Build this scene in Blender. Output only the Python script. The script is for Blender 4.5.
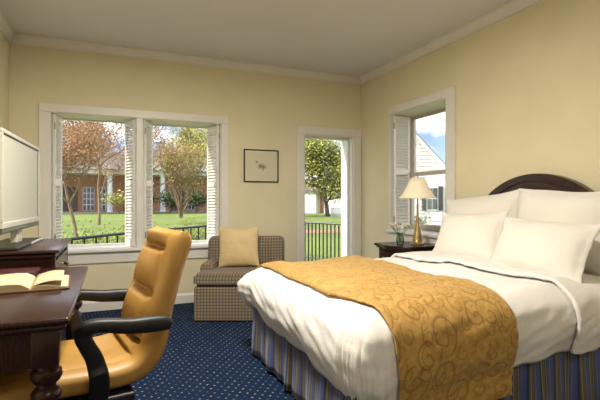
import bpy, bmesh, math, random
from mathutils import Vector, Matrix, noise
random.seed(7)
R = math.radians
for o in list(bpy.data.objects): bpy.data.objects.remove(o)
scene = bpy.context.scene
C = scene.collection

# ------------------------------------------------------------------ camera
cam_d = bpy.data.cameras.new('camera'); cam_d.sensor_width = 36; cam_d.lens = 26.4; cam_d.clip_end = 500; cam_d.clip_start = .05
cam = bpy.data.objects.new('camera', cam_d); C.objects.link(cam)
cam.location = (0, 0, 1.15); cam.rotation_euler = (R(90), 0, R(-23.1))
scene.camera = cam
# ------------------------------------------------------------------ sky
W = bpy.data.worlds.new('sky'); scene.world = W; W.use_nodes = True
nt = W.node_tree; nt.nodes.clear()
def wn(t, **k):
    n = nt.nodes.new(t)
    for a, b in k.items(): setattr(n, a, b)
    return n
tc = wn('ShaderNodeTexCoord'); sep = wn('ShaderNodeSeparateXYZ'); nt.links.new(tc.outputs['Generated'], sep.inputs[0])
ramp = wn('ShaderNodeValToRGB'); nt.links.new(sep.outputs['Z'], ramp.inputs[0])
e = ramp.color_ramp.elements
e[0].position = 0.0; e[0].color = (.50, .62, .80, 1); e[1].position = .6; e[1].color = (.12, .25, .58, 1)
el = ramp.color_ramp.elements.new(.18); el.color = (.22, .37, .64, 1)
mp = wn('ShaderNodeMapping'); mp.inputs['Scale'].default_value = (1, 1, 2.4); mp.inputs['Location'].default_value = (3.35, 0.7, 2.2); nt.links.new(tc.outputs['Generated'], mp.inputs[0])
nz = wn('ShaderNodeTexNoise'); nz.inputs['Scale'].default_value = 3.1; nz.inputs['Detail'].default_value = 7; nz.inputs['Roughness'].default_value = .6
nt.links.new(mp.outputs[0], nz.inputs['Vector'])
cr = wn('ShaderNodeValToRGB'); cr.color_ramp.elements[0].position = .46; cr.color_ramp.elements[1].position = .62
nt.links.new(nz.outputs['Fac'], cr.inputs[0])
mx = wn('ShaderNodeMix', data_type='RGBA'); nt.links.new(cr.outputs[0], mx.inputs[0]); nt.links.new(ramp.outputs[0], mx.inputs[6]); mx.inputs[7].default_value = (2.3, 2.3, 2.35, 1)
bg = wn('ShaderNodeBackground'); bg.inputs[1].default_value = 1.0; nt.links.new(mx.outputs[2], bg.inputs[0])
out = wn('ShaderNodeOutputWorld'); nt.links.new(bg.outputs[0], out.inputs[0])
# ------------------------------------------------------------------ sun
sd = bpy.data.lights.new('sun', 'SUN'); sd.energy = 4.6; sd.angle = R(.8); sd.color = (1, .94, .82)
sun = bpy.data.objects.new('sun', sd); C.objects.link(sun); sun.location = (-20, 12, 30)
sun.rotation_euler = Vector((.80, -.22, -.58)).to_track_quat('-Z', 'Y').to_euler()
# ------------------------------------------------------------------ exposure
vs = scene.view_settings
vs.view_transform = 'Standard'; vs.look = 'None'; vs.gamma = 1; vs.use_curve_mapping = False; vs.exposure = 1.15
FILL_LAMP_W = 45  # power of the added out-of-view fill lamps

# ================================================================== materials
class N:
    """tiny node helper"""
    def __init__(s, name):
        s.m = bpy.data.materials.new(name); s.m.use_nodes = True; s.t = s.m.node_tree
        s.b = s.t.nodes['Principled BSDF']; s.out = s.t.nodes['Material Output']
    def n(s, typ, ins=None, **k):
        x = s.t.nodes.new(typ)
        for a, b in k.items(): setattr(x, a, b)
        for a, b in (ins or {}).items():
            if isinstance(b, bpy.types.NodeSocket): s.t.links.new(b, x.inputs[a])
            else: x.inputs[a].default_value = b
        return x
    def math(s, op, a, b=0.0, c=0.0):
        return s.n('ShaderNodeMath', {0: a, 1: b, 2: c}, operation=op).outputs[0]
    def mix(s, f, a, b):
        x = s.n('ShaderNodeMix', {0: f, 6: a, 7: b}, data_type='RGBA'); return x.outputs[2]
    def ramp(s, f, stops, const=False):
        x = s.n('ShaderNodeValToRGB', {0: f}); r = x.color_ramp
        if const: r.interpolation = 'CONSTANT'
        while len(r.elements) > 1: r.elements.remove(r.elements[-1])
        r.elements[0].position = stops[0][0]; r.elements[0].color = stops[0][1]
        for p, c in stops[1:]:
            q = r.elements.new(p); q.color = c
        return x.outputs[0]
    def set(s, **k):
        for a, b in k.items():
            i = s.b.inputs[a.replace('_', ' ')]
            if isinstance(b, bpy.types.NodeSocket): s.t.links.new(b, i)
            else: i.default_value = b
        return s
    def bump(s, h, strength=.2, dist=.01):
        x = s.n('ShaderNodeBump', {'Strength': strength, 'Distance': dist, 'Height': h})
        s.t.links.new(x.outputs[0], s.b.inputs['Normal']); return s
    def uv(s): return s.n('ShaderNodeUVMap').outputs[0]
    def obj(s): return s.n('ShaderNodeTexCoord').outputs['Object']
    def noise(s, vec, scale, detail=4, rough=.5):
        return s.n('ShaderNodeTexNoise', {'Vector': vec, 'Scale': scale, 'Detail': detail, 'Roughness': rough}).outputs['Fac']

def c4(c): return (c[0], c[1], c[2], 1)
def srgb(r, g, b):
    f = lambda v: (v/255/12.92) if v/255 <= .04045 else ((v/255+.055)/1.055)**2.4
    return (f(r), f(g), f(b))
def plain(name, col, rough=.5, var=.12, scale=6, bump=0, bscale=60, metal=0, spec=.5, coat=0):
    k = N(name); v = k.obj()
    d = tuple(max(0, x*(1-var)) for x in col); l = tuple(min(1, x*(1+var)) for x in col)
    k.set(Base_Color=k.ramp(k.noise(v, scale), [(.3, c4(d)), (.7, c4(l))]), Roughness=rough, Metallic=metal)
    k.b.inputs['Specular IOR Level'].default_value = spec
    if coat: k.b.inputs['Coat Weight'].default_value = coat; k.b.inputs['Coat Roughness'].default_value = .12
    if bump: k.bump(k.noise(v, bscale, 3), bump, .004)
    return k.m
def wood(name, dark, light, rough=.28, axis=(1, 1, 14)):
    k = N(name); mp = k.n('ShaderNodeMapping', {0: k.obj(), 'Scale': axis}).outputs[0]
    w = k.n('ShaderNodeTexWave', {'Vector': mp, 'Scale': 1.5, 'Distortion': 7, 'Detail': 4, 'Detail Scale': 1.5}).outputs['Fac']
    n = k.noise(mp, 9, 6)
    f = k.math('MULTIPLY_ADD', w, .5, k.math('MULTIPLY', n, .5))
    k.set(Base_Color=k.ramp(f, [(.2, c4(dark)), (.8, c4(light))]), Roughness=rough)
    k.b.inputs['Coat Weight'].default_value = .12; k.b.inputs['Coat Roughness'].default_value = .2; k.b.inputs['Specular IOR Level'].default_value = .35
    return k.m

M = {}
M['wall'] = plain('cream_wall_paint', (.755, .68, .475), .75, .03, 3, .05, 180, spec=.2)
M['ceiling'] = plain('ceiling_paint', (.72, .71, .73), .85, .02, 2, spec=.1)
M['white'] = plain('white_trim_paint', (.76, .73, .68), .4, .03, 4)
M['shutter'] = plain('shutter_paint', (.78, .74, .68), .4, .03, 4)
M['sash'] = plain('taupe_sash_paint', (.55, .49, .41), .45, .06, 4)
M['brass'] = plain('aged_brass', (.38, .26, .12), .35, .2, 30, metal=1)
M['mahogany'] = wood('mahogany', (.024, .009, .007), (.040, .013, .009), .25, (14, 1.2, 14))
M['mahogany_v'] = wood('mahogany_upright', (.024, .009, .007), (.038, .013, .009), .28, (14, 14, 1.2))
M['headboard'] = wood('dark_walnut', (.022, .009, .006), (.06, .024, .015), .3, (14, 1.2, 14))
M['leather'] = None
k = N('tan_leather'); v = k.obj()
k.set(Base_Color=k.ramp(k.noise(v, 5, 5), [(.3, c4((.38, .20, .042))), (.7, c4((.47, .26, .062)))]), Roughness=.45)
vo = k.n('ShaderNodeTexVoronoi', {'Vector': v, 'Scale': 260}).outputs['Distance']
k.bump(vo, .12, .002); M['leather'] = k.m
M['black'] = plain('black_arm_plastic', (.010, .010, .011), .5, .2, 8)
M['blackmetal'] = plain('black_iron', (.012, .012, .013), .45, .2, 8, metal=.3)
M['silver'] = plain('silver_plastic', (.52, .51, .46), .42, .04, 6)
k = N('off_screen_painted_reflection'); k.set(Base_Color=(.50, .49, .42, 1), Roughness=.42); k.b.inputs['Specular IOR Level'].default_value = .4; M['screen'] = k.m  # pale base colour stands in for the room reflected in a dark screen
M['darkplastic'] = plain('dark_plastic', (.022, .020, .018), .4, .1, 8)
M['greyplastic'] = plain('grey_plastic', (.12, .12, .10), .4, .1, 8)
M['paper'] = plain('page_paper', (.54, .44, .28), .8, .05, 20)
M['burgundy'] = plain('burgundy_leather', (.06, .008, .012), .45, .2, 30, .1, 200)
M['bookcover'] = plain('brown_book_cover', (.10, .045, .02), .5, .15, 20)
M['gold'] = plain('antique_gold', (.42, .30, .12), .38, .25, 18, metal=.7)
k = N('linen_lamp_shade'); k.set(Base_Color=(.80, .72, .56, 1), Roughness=.9)
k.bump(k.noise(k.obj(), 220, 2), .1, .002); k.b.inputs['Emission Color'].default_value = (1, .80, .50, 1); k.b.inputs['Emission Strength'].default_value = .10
M['shade'] = k.m
M['petal'] = plain('white_petal', (.85, .80, .68), .7, .06, 30)
M['stem'] = plain('green_stem', (.10, .20, .05), .6, .2, 20)
# linen
k = N('white_cotton'); v = k.obj()
k.set(Base_Color=k.ramp(k.noise(v, 2.2), [(.3, (.80, .765, .74, 1)), (.7, (.84, .81, .79, 1))]), Roughness=.85)
k.b.inputs['Sheen Weight'].default_value = .15; k.bump(k.noise(v, 9, 6, .6), .22, .02); M['cotton'] = k.m
k = N('ivory_pillow_cotton'); v = k.obj()
k.set(Base_Color=k.ramp(k.noise(v, 3), [(.3, (.775, .73, .66, 1)), (.7, (.82, .785, .72, 1))]), Roughness=.85); k.bump(k.noise(v, 7, 4, .5), .12, .015); M['pillow'] = k.m
M['gold_cushion'] = plain('pale_gold_cushion', (.62, .47, .25), .85, .06, 8, .15, 120)
# carpet: navy with a lattice of small pale dots
k = N('navy_dotted_carpet'); v = k.obj()
rot = k.n('ShaderNodeMapping', {0: v, 'Rotation': (0, 0, R(38)), 'Scale': (21, 21, 21)}).outputs[0]
vm = k.n('ShaderNodeVectorMath', {0: rot}, operation='FRACTION').outputs[0]
vm = k.n('ShaderNodeVectorMath', {0: vm, 1: (.5, .5, 0)}, operation='SUBTRACT').outputs[0]
vm = k.n('ShaderNodeVectorMath', {0: vm, 1: (1, 1, 0)}, operation='MULTIPLY').outputs[0]
ln = k.n('ShaderNodeVectorMath', {0: vm}, operation='LENGTH').outputs['Value']
dot = k.math('LESS_THAN', ln, .135)
fl = k.n('ShaderNodeVectorMath', {0: rot}, operation='FLOOR').outputs[0]
wn_ = k.n('ShaderNodeTexWhiteNoise', {'Vector': fl}).outputs['Value']
dotc = k.ramp(wn_, [(0, (.035, .075, .15, 1)), (.5, (.16, .19, .21, 1)), (1, (.32, .30, .22, 1))])
base = k.ramp(k.noise(v, 160, 2), [(.3, (.004, .0105, .034, 1)), (.75, (.011, .026, .070, 1))])
k.set(Base_Color=k.mix(dot, base, dotc), Roughness=.95); k.b.inputs['Specular IOR Level'].default_value = .1
k.bump(k.noise(v, 300, 2), .4, .006); M['carpet'] = k.m
# plaid
k = N('brown_check_upholstery'); u = k.n('ShaderNodeSeparateXYZ', {0: k.uv()})
def stripe(sock, per, w, ph=0.0): return k.math('LESS_THAN', k.math('FRACT', k.math('ADD', k.math('DIVIDE', sock, per), ph)), w)
a, b = stripe(u.outputs[0], .03, .42), stripe(u.outputs[1], .03, .42)
a2, b2 = stripe(u.outputs[0], .06, .10, .4), stripe(u.outputs[1], .06, .10, .4)
col = k.mix(k.math('MULTIPLY', a, .62), (.30, .23, .14, 1), (.060, .044, .040, 1))
col = k.mix(k.math('MULTIPLY', b, .62), col, (.075, .055, .050, 1))
col = k.mix(k.math('MULTIPLY', k.math('MAXIMUM', a2, b2), .5), col, (.10, .10, .13, 1))
k.set(Base_Color=col, Roughness=.9); k.bump(k.noise(k.obj(), 300, 2), .2, .002); M['plaid'] = k.m
# bed skirt stripes
k = N('blue_gold_striped_skirt'); u = k.n('ShaderNodeSeparateXYZ', {0: k.uv()})
f = k.math('FRACT', k.math('DIVIDE', u.outputs[0], .19))
bl, nv, go, tn, lb = (.055, .088, .26, 1), (.018, .028, .08, 1), (.32, .25, .10, 1), (.12, .10, .078, 1), (.14, .17, .30, 1)
k.set(Base_Color=k.ramp(f, [(0, bl), (.16, lb), (.19, bl), (.28, nv), (.33, go), (.36, nv), (.40, tn), (.50, go), (.53, nv), (.58, bl), (.70, lb), (.73, tn), (.84, go), (.87, tn), (.92, nv)], True), Roughness=.7)
k.b.inputs['Sheen Weight'].default_value = .2; M['skirt'] = k.m
# runner: gold velvet with spiral scrolls
k = N('gold_scroll_velvet'); uv = k.uv()
wob = k.n('ShaderNodeTexNoise', {'Vector': uv, 'Scale': 5, 'Detail': 2}).outputs['Color']
wv = k.n('ShaderNodeVectorMath', {0: wob, 1: (.5, .5, .5)}, operation='SUBTRACT').outputs[0]
wv = k.n('ShaderNodeVectorMath', {0: wv, 'Scale': .06}, operation='SCALE').outputs[0]
p = k.n('ShaderNodeVectorMath', {0: uv, 1: wv}, operation='ADD').outputs[0]
def scroll(scale, turns, width, off):
    q = k.n('ShaderNodeVectorMath', {0: p, 1: off}, operation='ADD').outputs[0]
    vo = k.n('ShaderNodeTexVoronoi', {'Vector': q, 'Scale': scale, 'Randomness': .85}, voronoi_dimensions='2D')
    d = k.n('ShaderNodeVectorMath', {0: q, 1: vo.outputs['Position']}, operation='SUBTRACT').outputs[0]
    s = k.n('ShaderNodeSeparateXYZ', {0: d})
    ang = k.math('DIVIDE', k.math('ARCTAN2', s.outputs[1], s.outputs[0]), 2*math.pi)
    r = vo.outputs['Distance']
    sp = k.math('FRACT', k.math('ADD', k.math('MULTIPLY', r, turns), ang))
    line = k.math('LESS_THAN', k.math('ABSOLUTE', k.math('SUBTRACT', sp, .5)), width)
    rim = k.math('LESS_THAN', r, .50)
    return k.math('MULTIPLY', line, rim)
L = k.math('MAXIMUM', scroll(6.2, 3.4, .10, (0, 0, 0)), k.math('MULTIPLY', scroll(11.5, 2.4, .10, (3.3, 1.7, 0)), .8))
pile = k.noise(uv, 30, 5, .6)
gcol = k.ramp(pile, [(.30, (.36, .185, .034, 1)), (.70, (.60, .36, .095, 1))])
k.set(Base_Color=k.mix(k.math('MULTIPLY', L, .6), gcol, (.20, .085, .012, 1)), Roughness=.6)
k.b.inputs['Sheen Weight'].default_value = .4; k.b.inputs['Sheen Tint'].default_value = (1, .8, .45, 1)
k.bump(k.math('SUBTRACT', k.math('MULTIPLY', pile, .6), L), .35, .006); M['runner'] = k.m
# glass
def glass(name, tint, gloss):
    k = N(name); k.t.nodes.remove(k.b)
    tr = k.n('ShaderNodeBsdfTransparent', {0: tint}); gl = k.n('ShaderNodeBsdfGlossy', {0: (1, 1, 1, 1), 1: .02})
    fr = k.n('ShaderNodeFresnel', {0: 1.3}); fx = k.math('MULTIPLY', fr.outputs[0], gloss)
    ms = k.n('ShaderNodeMixShader', {0: fx, 1: tr.outputs[0], 2: gl.outputs[0]}); k.t.links.new(ms.outputs[0], k.out.inputs[0]); return k.m
M['glass'] = glass('window_glass', (.96, .97, .96, 1), .5)
M['vase'] = glass('vase_glass', (.80, .86, .84, 1), 2.0)
# art print: cream sheet with a small botanical smudge
k = N('botanical_print'); u = k.n('ShaderNodeSeparateXYZ', {0: k.obj()})
n1 = k.noise(k.obj(), 55, 4, .8)
def blob(cx, cz, rx, rz):
    dx = k.math('DIVIDE', k.math('SUBTRACT', u.outputs[0], cx), rx); dz = k.math('DIVIDE', k.math('SUBTRACT', u.outputs[2], cz), rz)
    r = k.math('SQRT', k.math('ADD', k.math('MULTIPLY', dx, dx), k.math('MULTIPLY', dz, dz)))
    return k.math('LESS_THAN', k.math('ADD', r, k.math('MULTIPLY', n1, 2.2)), 1.55)
bb = k.math('MAXIMUM', blob(.01, -.005, .11, .055), k.math('MAXIMUM', blob(-.055, .045, .03, .03), blob(.02, -.04, .018, .05)))
k.set(Base_Color=k.mix(k.math('MULTIPLY', bb, .8), (.76, .70, .55, 1), (.20, .135, .07, 1)), Roughness=.6); M['print'] = k.m
# outdoors
k = N('sunlit_lawn'); v = k.obj()
g1 = k.ramp(k.noise(v, .35, 5), [(.3, (.10, .135, .014, 1)), (.7, (.21, .225, .035, 1))])
k.set(Base_Color=k.mix(k.math('MULTIPLY', k.noise(v, 14, 4), .7), g1, (.12, .19, .02, 1)), Roughness=.9); k.bump(k.noise(v, 40, 3), .6, .05); M['lawn'] = k.m
M['paving'] = plain('pale_paving', (.36, .30, .23), .9, .15, 5, .2, 30)
M['mulch'] = plain('brown_mulch', (.26, .14, .08), .95, .3, 8)
k = N('red_brick'); v = k.obj()
bs = k.n('ShaderNodeMapping', {0: v, 'Rotation': (R(90), 0, 0)}).outputs[0]
k.set(Base_Color=k.n('ShaderNodeTexBrick', {'Vector': bs, 'Color1': (.36, .155, .08, 1), 'Color2': (.44, .20, .11, 1), 'Mortar': (.42, .34, .27, 1), 'Scale': 4.0, 'Mortar Size': .012}).outputs[0], Roughness=.9); M['brick'] = k.m
M['extwhite'] = plain('white_exterior_paint', (.70, .68, .64), .6, .04, 1)
M['extglass'] = plain('dark_window_glass', (.03, .035, .045), .12, .2, 2)
M['roof'] = plain('grey_shingle_roof', (.17, .14, .12), .9, .15, 2)
M['recess_shade'] = plain('painted_recess_shade', (.13, .08, .06), .8, .1, 2)  # dark brown paints the shade inside the porch openings
M['bark'] = plain('tree_bark', (.20, .125, .075), .9, .25, 4)
M['barkdark'] = plain('dark_tree_bark', (.07, .05, .035), .9, .25, 4)
def leafmat(name, a, b):
    k = N(name); g = k.n('ShaderNodeNewGeometry')
    k.set(Base_Color=k.ramp(g.outputs['Random Per Island'], [(0, c4(a)), (1, c4(b))]), Roughness=.75); k.b.inputs['Specular IOR Level'].default_value = .2; return k.m
M['leaf_rust'] = leafmat('rust_buds', (.30, .14, .05), (.46, .27, .12))
M['leaf_lime'] = leafmat('lime_leaves', (.26, .25, .05), (.50, .44, .12))
M['leaf_green'] = leafmat('evergreen_leaves', (.07, .10, .02), (.50, .46, .10))
M['leaf_mid'] = leafmat('spring_shrub_leaves', (.06, .09, .015), (.30, .30, .06))
M['leaf_shrub'] = leafmat('shrub_leaves', (.012, .025, .008), (.08, .11, .03))
M['bench'] = plain('weathered_grey_wood', (.30, .31, .32), .8, .1, 5)

# ================================================================== mesh helpers
def new_bm(): return bmesh.new()
def boxuv(me):
    uv = me.uv_layers.new(name='UVMap')
    for p in me.polygons:
        n = p.normal; ax = max(range(3), key=lambda i: abs(n[i]))
        for li in p.loop_indices:
            co = me.vertices[me.loops[li].vertex_index].co
            uv.data[li].uv = ((co.y, co.z), (co.x, co.z), (co.x, co.y))[ax]
def finish(bm, smooth=False):
    bmesh.ops.recalc_face_normals(bm, faces=bm.faces)
    me = bpy.data.meshes.new('mesh'); bm.to_mesh(me); bm.free()
    if smooth is True:
        for p in me.polygons: p.use_smooth = True
    elif smooth:
        for p in me.polygons: p.use_smooth = True
        me.set_sharp_from_angle(angle=R(smooth))
    if not me.uv_layers: boxuv(me)
    return me
def link(name, me, m, parent=None, loc=(0, 0, 0), rot=(0, 0, 0)):
    o = bpy.data.objects.new(name, me); C.objects.link(o)
    if m is not None and me is not None and not me.materials: me.materials.append(M[m] if isinstance(m, str) else m)
    if me is not None and me.name == 'mesh' or (me and me.name.startswith('mesh')): me.name = name
    o.location = loc; o.rotation_euler = rot
    if parent: o.parent = parent
    return o
def obj(name, bm, m, parent=None, loc=(0, 0, 0), rot=(0, 0, 0), smooth=False): return link(name, finish(bm, smooth), m, parent, loc, rot)
def tag(o, label, cat, group=None, kind=None):
    o['label'] = label; o['category'] = cat
    if group: o['group'] = group
    if kind: o['kind'] = kind
    return o
def thing(name, label, cat, loc=(0, 0, 0), rz=0, group=None, kind=None):
    o = bpy.data.objects.new(name, None); C.objects.link(o); o.location = loc; o.rotation_euler = (0, 0, rz); o.empty_display_size = .1
    return tag(o, label, cat, group, kind)
def struct(o, label, cat):
    o['label'] = label; o['category'] = cat; o['kind'] = 'structure'; return o
def box(bm, x0, x1, y0, y1, z0, z1, bev=0, seg=2):
    r = bmesh.ops.create_cube(bm, size=1); vs_ = r['verts']
    for v in vs_: v.co = Vector(((x0+x1)/2+v.co.x*(x1-x0), (y0+y1)/2+v.co.y*(y1-y0), (z0+z1)/2+v.co.z*(z1-z0)))
    if bev:
        es = {e for v in vs_ for e in v.link_edges}
        bmesh.ops.bevel(bm, geom=list(es), offset=bev, segments=seg, affect='EDGES', profile=.5)
def bx(x0, x1, y0, y1, z0, z1, bev=0, seg=2):
    bm = new_bm(); box(bm, x0, x1, y0, y1, z0, z1, bev, seg); return bm
def tube(bm, pts, rad, n=8, cap=True, squash=None):
    pts = [Vector(p) for p in pts]; rings = []
    if not isinstance(rad, (list, tuple)): rad = [rad]*len(pts)
    up = Vector((0, 0, 1)); t0 = (pts[1]-pts[0]).normalized()
    if abs(t0.z) > .9: up = Vector((0, 1, 0))
    for i, p in enumerate(pts):
        t = (pts[min(i+1, len(pts)-1)]-pts[max(i-1, 0)]).normalized()
        s = t.cross(up).normalized(); w = s.cross(t).normalized(); up = w
        q = squash or (1, 1)
        rings.append([bm.verts.new(p+rad[i]*(q[0]*math.cos(2*math.pi*j/n)*s+q[1]*math.sin(2*math.pi*j/n)*w)) for j in range(n)])
    for a, b in zip(rings, rings[1:]):
        for j in range(n): bm.faces.new((a[j], a[(j+1) % n], b[(j+1) % n], b[j]))
    if cap: bm.faces.new(rings[0][::-1]); bm.faces.new(rings[-1])
def lathe(bm, prof, n=28, c=(0, 0), flute=None):
    rings = []
    for r, z in prof:
        ring = []
        for j in range(n):
            a = 2*math.pi*j/n; rr = r
            if flute and flute[0] < z < flute[1]: rr = r*(1-.10*(.5+.5*math.cos(flute[2]*a)))
            ring.append(bm.verts.new((c[0]+rr*math.cos(a), c[1]+rr*math.sin(a), z)))
        rings.append(ring)
    for a, b in zip(rings, rings[1:]):
        for j in range(n): bm.faces.new((a[j], a[(j+1) % n], b[(j+1) % n], b[j]))
    bm.faces.new(rings[0][::-1]); bm.faces.new(rings[-1])
def sweep_profile(bm, prof, p0, p1, out_dir):
    """prof: (outward, z) polygon swept from p0 to p1"""
    p0, p1, o = Vector(p0), Vector(p1), Vector(out_dir)
    A = [bm.verts.new(p0+o*a+Vector((0, 0, z))) for a, z in prof]; B = [bm.verts.new(p1+o*a+Vector((0, 0, z))) for a, z in prof]
    n = len(prof)
    for i in range(n): bm.faces.new((A[i], A[(i+1) % n], B[(i+1) % n], B[i]))
    bm.faces.new(A[::-1]); bm.faces.new(B)
def grid(bm, P):
    V = [[bm.verts.new(p) for p in row] for row in P]; F = []
    for i in range(len(V)-1):
        for j in range(len(V[0])-1): F.append((bm.faces.new((V[i][j], V[i+1][j], V[i+1][j+1], V[i][j+1])), i, j))
    return V, F
def copyo(o, parent=None, loc=None, rot=None):
    c = o.copy(); C.objects.link(c); c.parent = parent
    if loc is not None: c.location = loc
    if rot is not None: c.rotation_euler = rot
    return c

# ================================================================== room shell
XL, XR, YB, YF, H = -.92, 3.02, 5.03, -2.2, 2.755
T = .30
struct(obj('floor', bx(XL-T, XR+T, YF-T, YB+T, -.12, 0), 'carpet'), 'navy blue carpet with a lattice of small pale dots', 'carpet')
struct(obj('ceiling', bx(XL-T, XR+T, YF-T, YB+T, H, H+.1), 'ceiling'), 'plain grey white painted ceiling', 'ceiling')
W1 = (-.57, 1.155, .64, 2.03); D1 = (2.2, 2.9, .0, 1.975)
W2 = (3.40, 4.33, .80, 2.15)
bm = new_bm()
for a in [(XL-T, W1[0], 0, H), (W1[0], W1[1], 0, W1[2]), (W1[0], W1[1], W1[3], H), (W1[1], D1[0], 0, H), (D1[0], D1[1], D1[3], H), (D1[1], XR+T, 0, H)]:
    box(bm, a[0], a[1], YB, YB+T, a[2], a[3])
struct(obj('wall_back', bm, 'wall'), 'cream yellow wall with the wide shuttered window and the glazed door', 'wall')
bm = new_bm()
for a in [(YF, W2[0], 0, H), (W2[0], W2[1], 0, W2[2]), (W2[0], W2[1], W2[3], H), (W2[1], YB, 0, H)]:
    box(bm, XR, XR+T, a[0], a[1], a[2], a[3])
struct(obj('wall_right', bm, 'wall'), 'cream yellow wall behind the headboard with one deep window', 'wall')
struct(obj('wall_left', bx(XL-T, XL, YF, YB, 0, H), 'wall'), 'cream yellow wall behind the desk and television', 'wall')
struct(obj('wall_front', bx(XL-T, XR+T, YF-T, YF, 0, H), 'wall'), 'cream yellow wall behind the camera', 'wall')
crown = [(0, 2.668), (.014, 2.668), (.014, 2.676), (.010, 2.680), (.018, 2.695), (.038, 2.725), (.046, 2.735), (.046, 2.738), (.052, 2.738), (.054, 2.755), (0, 2.755)]
baseb = [(0, 0), (.016, 0), (.016, .085), (.010, .10), (0, .105)]
for i, (p0, p1, o, w) in enumerate([((XL, YB, 0), (XR, YB, 0), (0, -1, 0), 'window'), ((XR, YF, 0), (XR, YB, 0), (-1, 0, 0), 'bed'), ((XL, YF, 0), (XL, YB, 0), (1, 0, 0), 'desk')]):
    bm = new_bm(); sweep_profile(bm, crown, p0, p1, o)
    struct(obj('trim_%d' % (i+1), bm, 'white', smooth=30), 'cream crown moulding along the top of the %s wall' % w, 'moulding')
for nm, p0, p1, o in [('baseboard_back', (XL, YB, 0), (2.098, YB, 0), (0, -1, 0)), ('baseboard_right', (XR, YF, 0), (XR, YB, 0), (-1, 0, 0)), ('baseboard_left', (XL, YF, 0), (XL, YB, 0), (1, 0, 0))]:
    bm = new_bm(); sweep_profile(bm, baseb, p0, p1, o)
    struct(obj(nm, bm, 'white'), 'white baseboard along the foot of the %s' % {'baseboard_back': 'window wall', 'baseboard_right': 'headboard wall', 'baseboard_left': 'desk wall'}[nm], 'baseboard')

# ---- shutters: a frame with its own louvre slats
def slat_mesh(w):
    bm = new_bm(); box(bm, -w/2, w/2, -.0035, .0035, -.019, .019)
    bmesh.ops.rotate(bm, verts=bm.verts, cent=(0, 0, 0), matrix=Matrix.Rotation(R(38), 3, 'X'))
    return finish(bm)
def shutter(parent, hinge, d, z0, z1, w, mat='shutter', base=(0, 0, 0)):
    st, th = .028, .026
    bm = new_bm(); h = z1-z0; mid = h*.5
    box(bm, 0, st, -th/2, th/2, 0, h, .003, 1); box(bm, w-st, w, -th/2, th/2, 0, h, .003, 1)
    for a, b in ((0, .07), (mid-.03, mid+.03), (h-.06, h)): box(bm, st, w-st, -th/2, th/2, a, b)
    ang = math.atan2(d[1], d[0])
    s = obj('shutter', bm, mat, parent, (hinge[0]-base[0], hinge[1]-base[1], z0-base[2]), (0, 0, ang))
    me = slat_mesh(w-2*st)
    z = .092
    while z < h-.07:
        if abs(z-mid) > .045: link('slat', me, mat, s, (w/2, 0, z))
        z += .034
    bm = new_bm(); bmesh.ops.create_uvsphere(bm, u_segments=10, v_segments=6, radius=.012); obj('knob', bm, 'shutter', s, (w-.014, -.02, mid), smooth=True)
    for zz in (.12, h-.12): obj('hinge', bx(-.010, .006, -th/2-.006, -th/2, zz-.035, zz+.035), 'brass', s)
    return s

# ---- window_1 : wide double window of the back wall
w1 = thing('window_1', 'wide double window with white casing and open louvred shutters above the garden railing', 'window', (0, 0, 0), kind='structure')
bm = new_bm(); cw = .10
box(bm, W1[0]-cw, W1[0], YB-.022, YB, W1[2], W1[3], .004); box(bm, W1[1], W1[1]+.085, YB-.022, YB, W1[2], W1[3], .004)
box(bm, W1[0]-cw, W1[1]+.085, YB-.024, YB, W1[3], W1[3]+.085, .004)
obj('casing', bm, 'white', w1)
obj('mullion', bx(.236, .304, YB-.015, YB+T, W1[2], W1[3], .004), 'white', w1)
obj('sill', bx(W1[0]-cw-.02, W1[1]+.105, YB-.055, YB, W1[2]-.03, W1[2], .006), 'white', w1)
obj('sill', bx(W1[0], W1[1], YB, YB+T, W1[2]-.012, W1[2]+.004), 'white', w1)
obj('apron', bx(W1[0]-cw, W1[1]+.085, YB-.02, YB, W1[2]-.145, W1[2]-.03, .004), 'white', w1)
for a, b in ((W1[0], .236), (.304, W1[1])):
    bm = new_bm(); y0, y1 = YB+.265, YB+.295; f = .022
    box(bm, a, a+f, y0, y1, W1[2], W1[3]); box(bm, b-f, b, y0, y1, W1[2], W1[3])
    box(bm, a+f, b-f, y0, y1, W1[2], W1[2]+.03); box(bm, a+f, b-f, y0, y1, W1[3]-f, W1[3])
    sh = obj('sash', bm, 'white', w1)
    obj('pane', bx(a+f, b-f, y0+.012, y0+.018, W1[2]+.03, W1[3]-f), 'glass', sh)
bm = new_bm(); t_ = .008
box(bm, W1[0], W1[0]+t_, YB, YB+T, W1[2]+.004, W1[3]); box(bm, W1[1]-t_, W1[1], YB, YB+T, W1[2]+.004, W1[3]); box(bm, W1[0]+t_, .236, YB, YB+T, W1[3]-t_, W1[3]); box(bm, .304, W1[1]-t_, YB, YB+T, W1[3]-t_, W1[3])
obj('jamb', bm, 'white', w1)
for hx, ang in ((W1[0]+.026, 90-12), (.236-.014, 90+22), (.304+.014, 90-25), (W1[1]-.026, 90+22)):
    shutter(w1, (hx, YB+.02), (math.cos(R(ang)), math.sin(R(ang))), W1[2]+.012, W1[3]-.012, .22)
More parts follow.
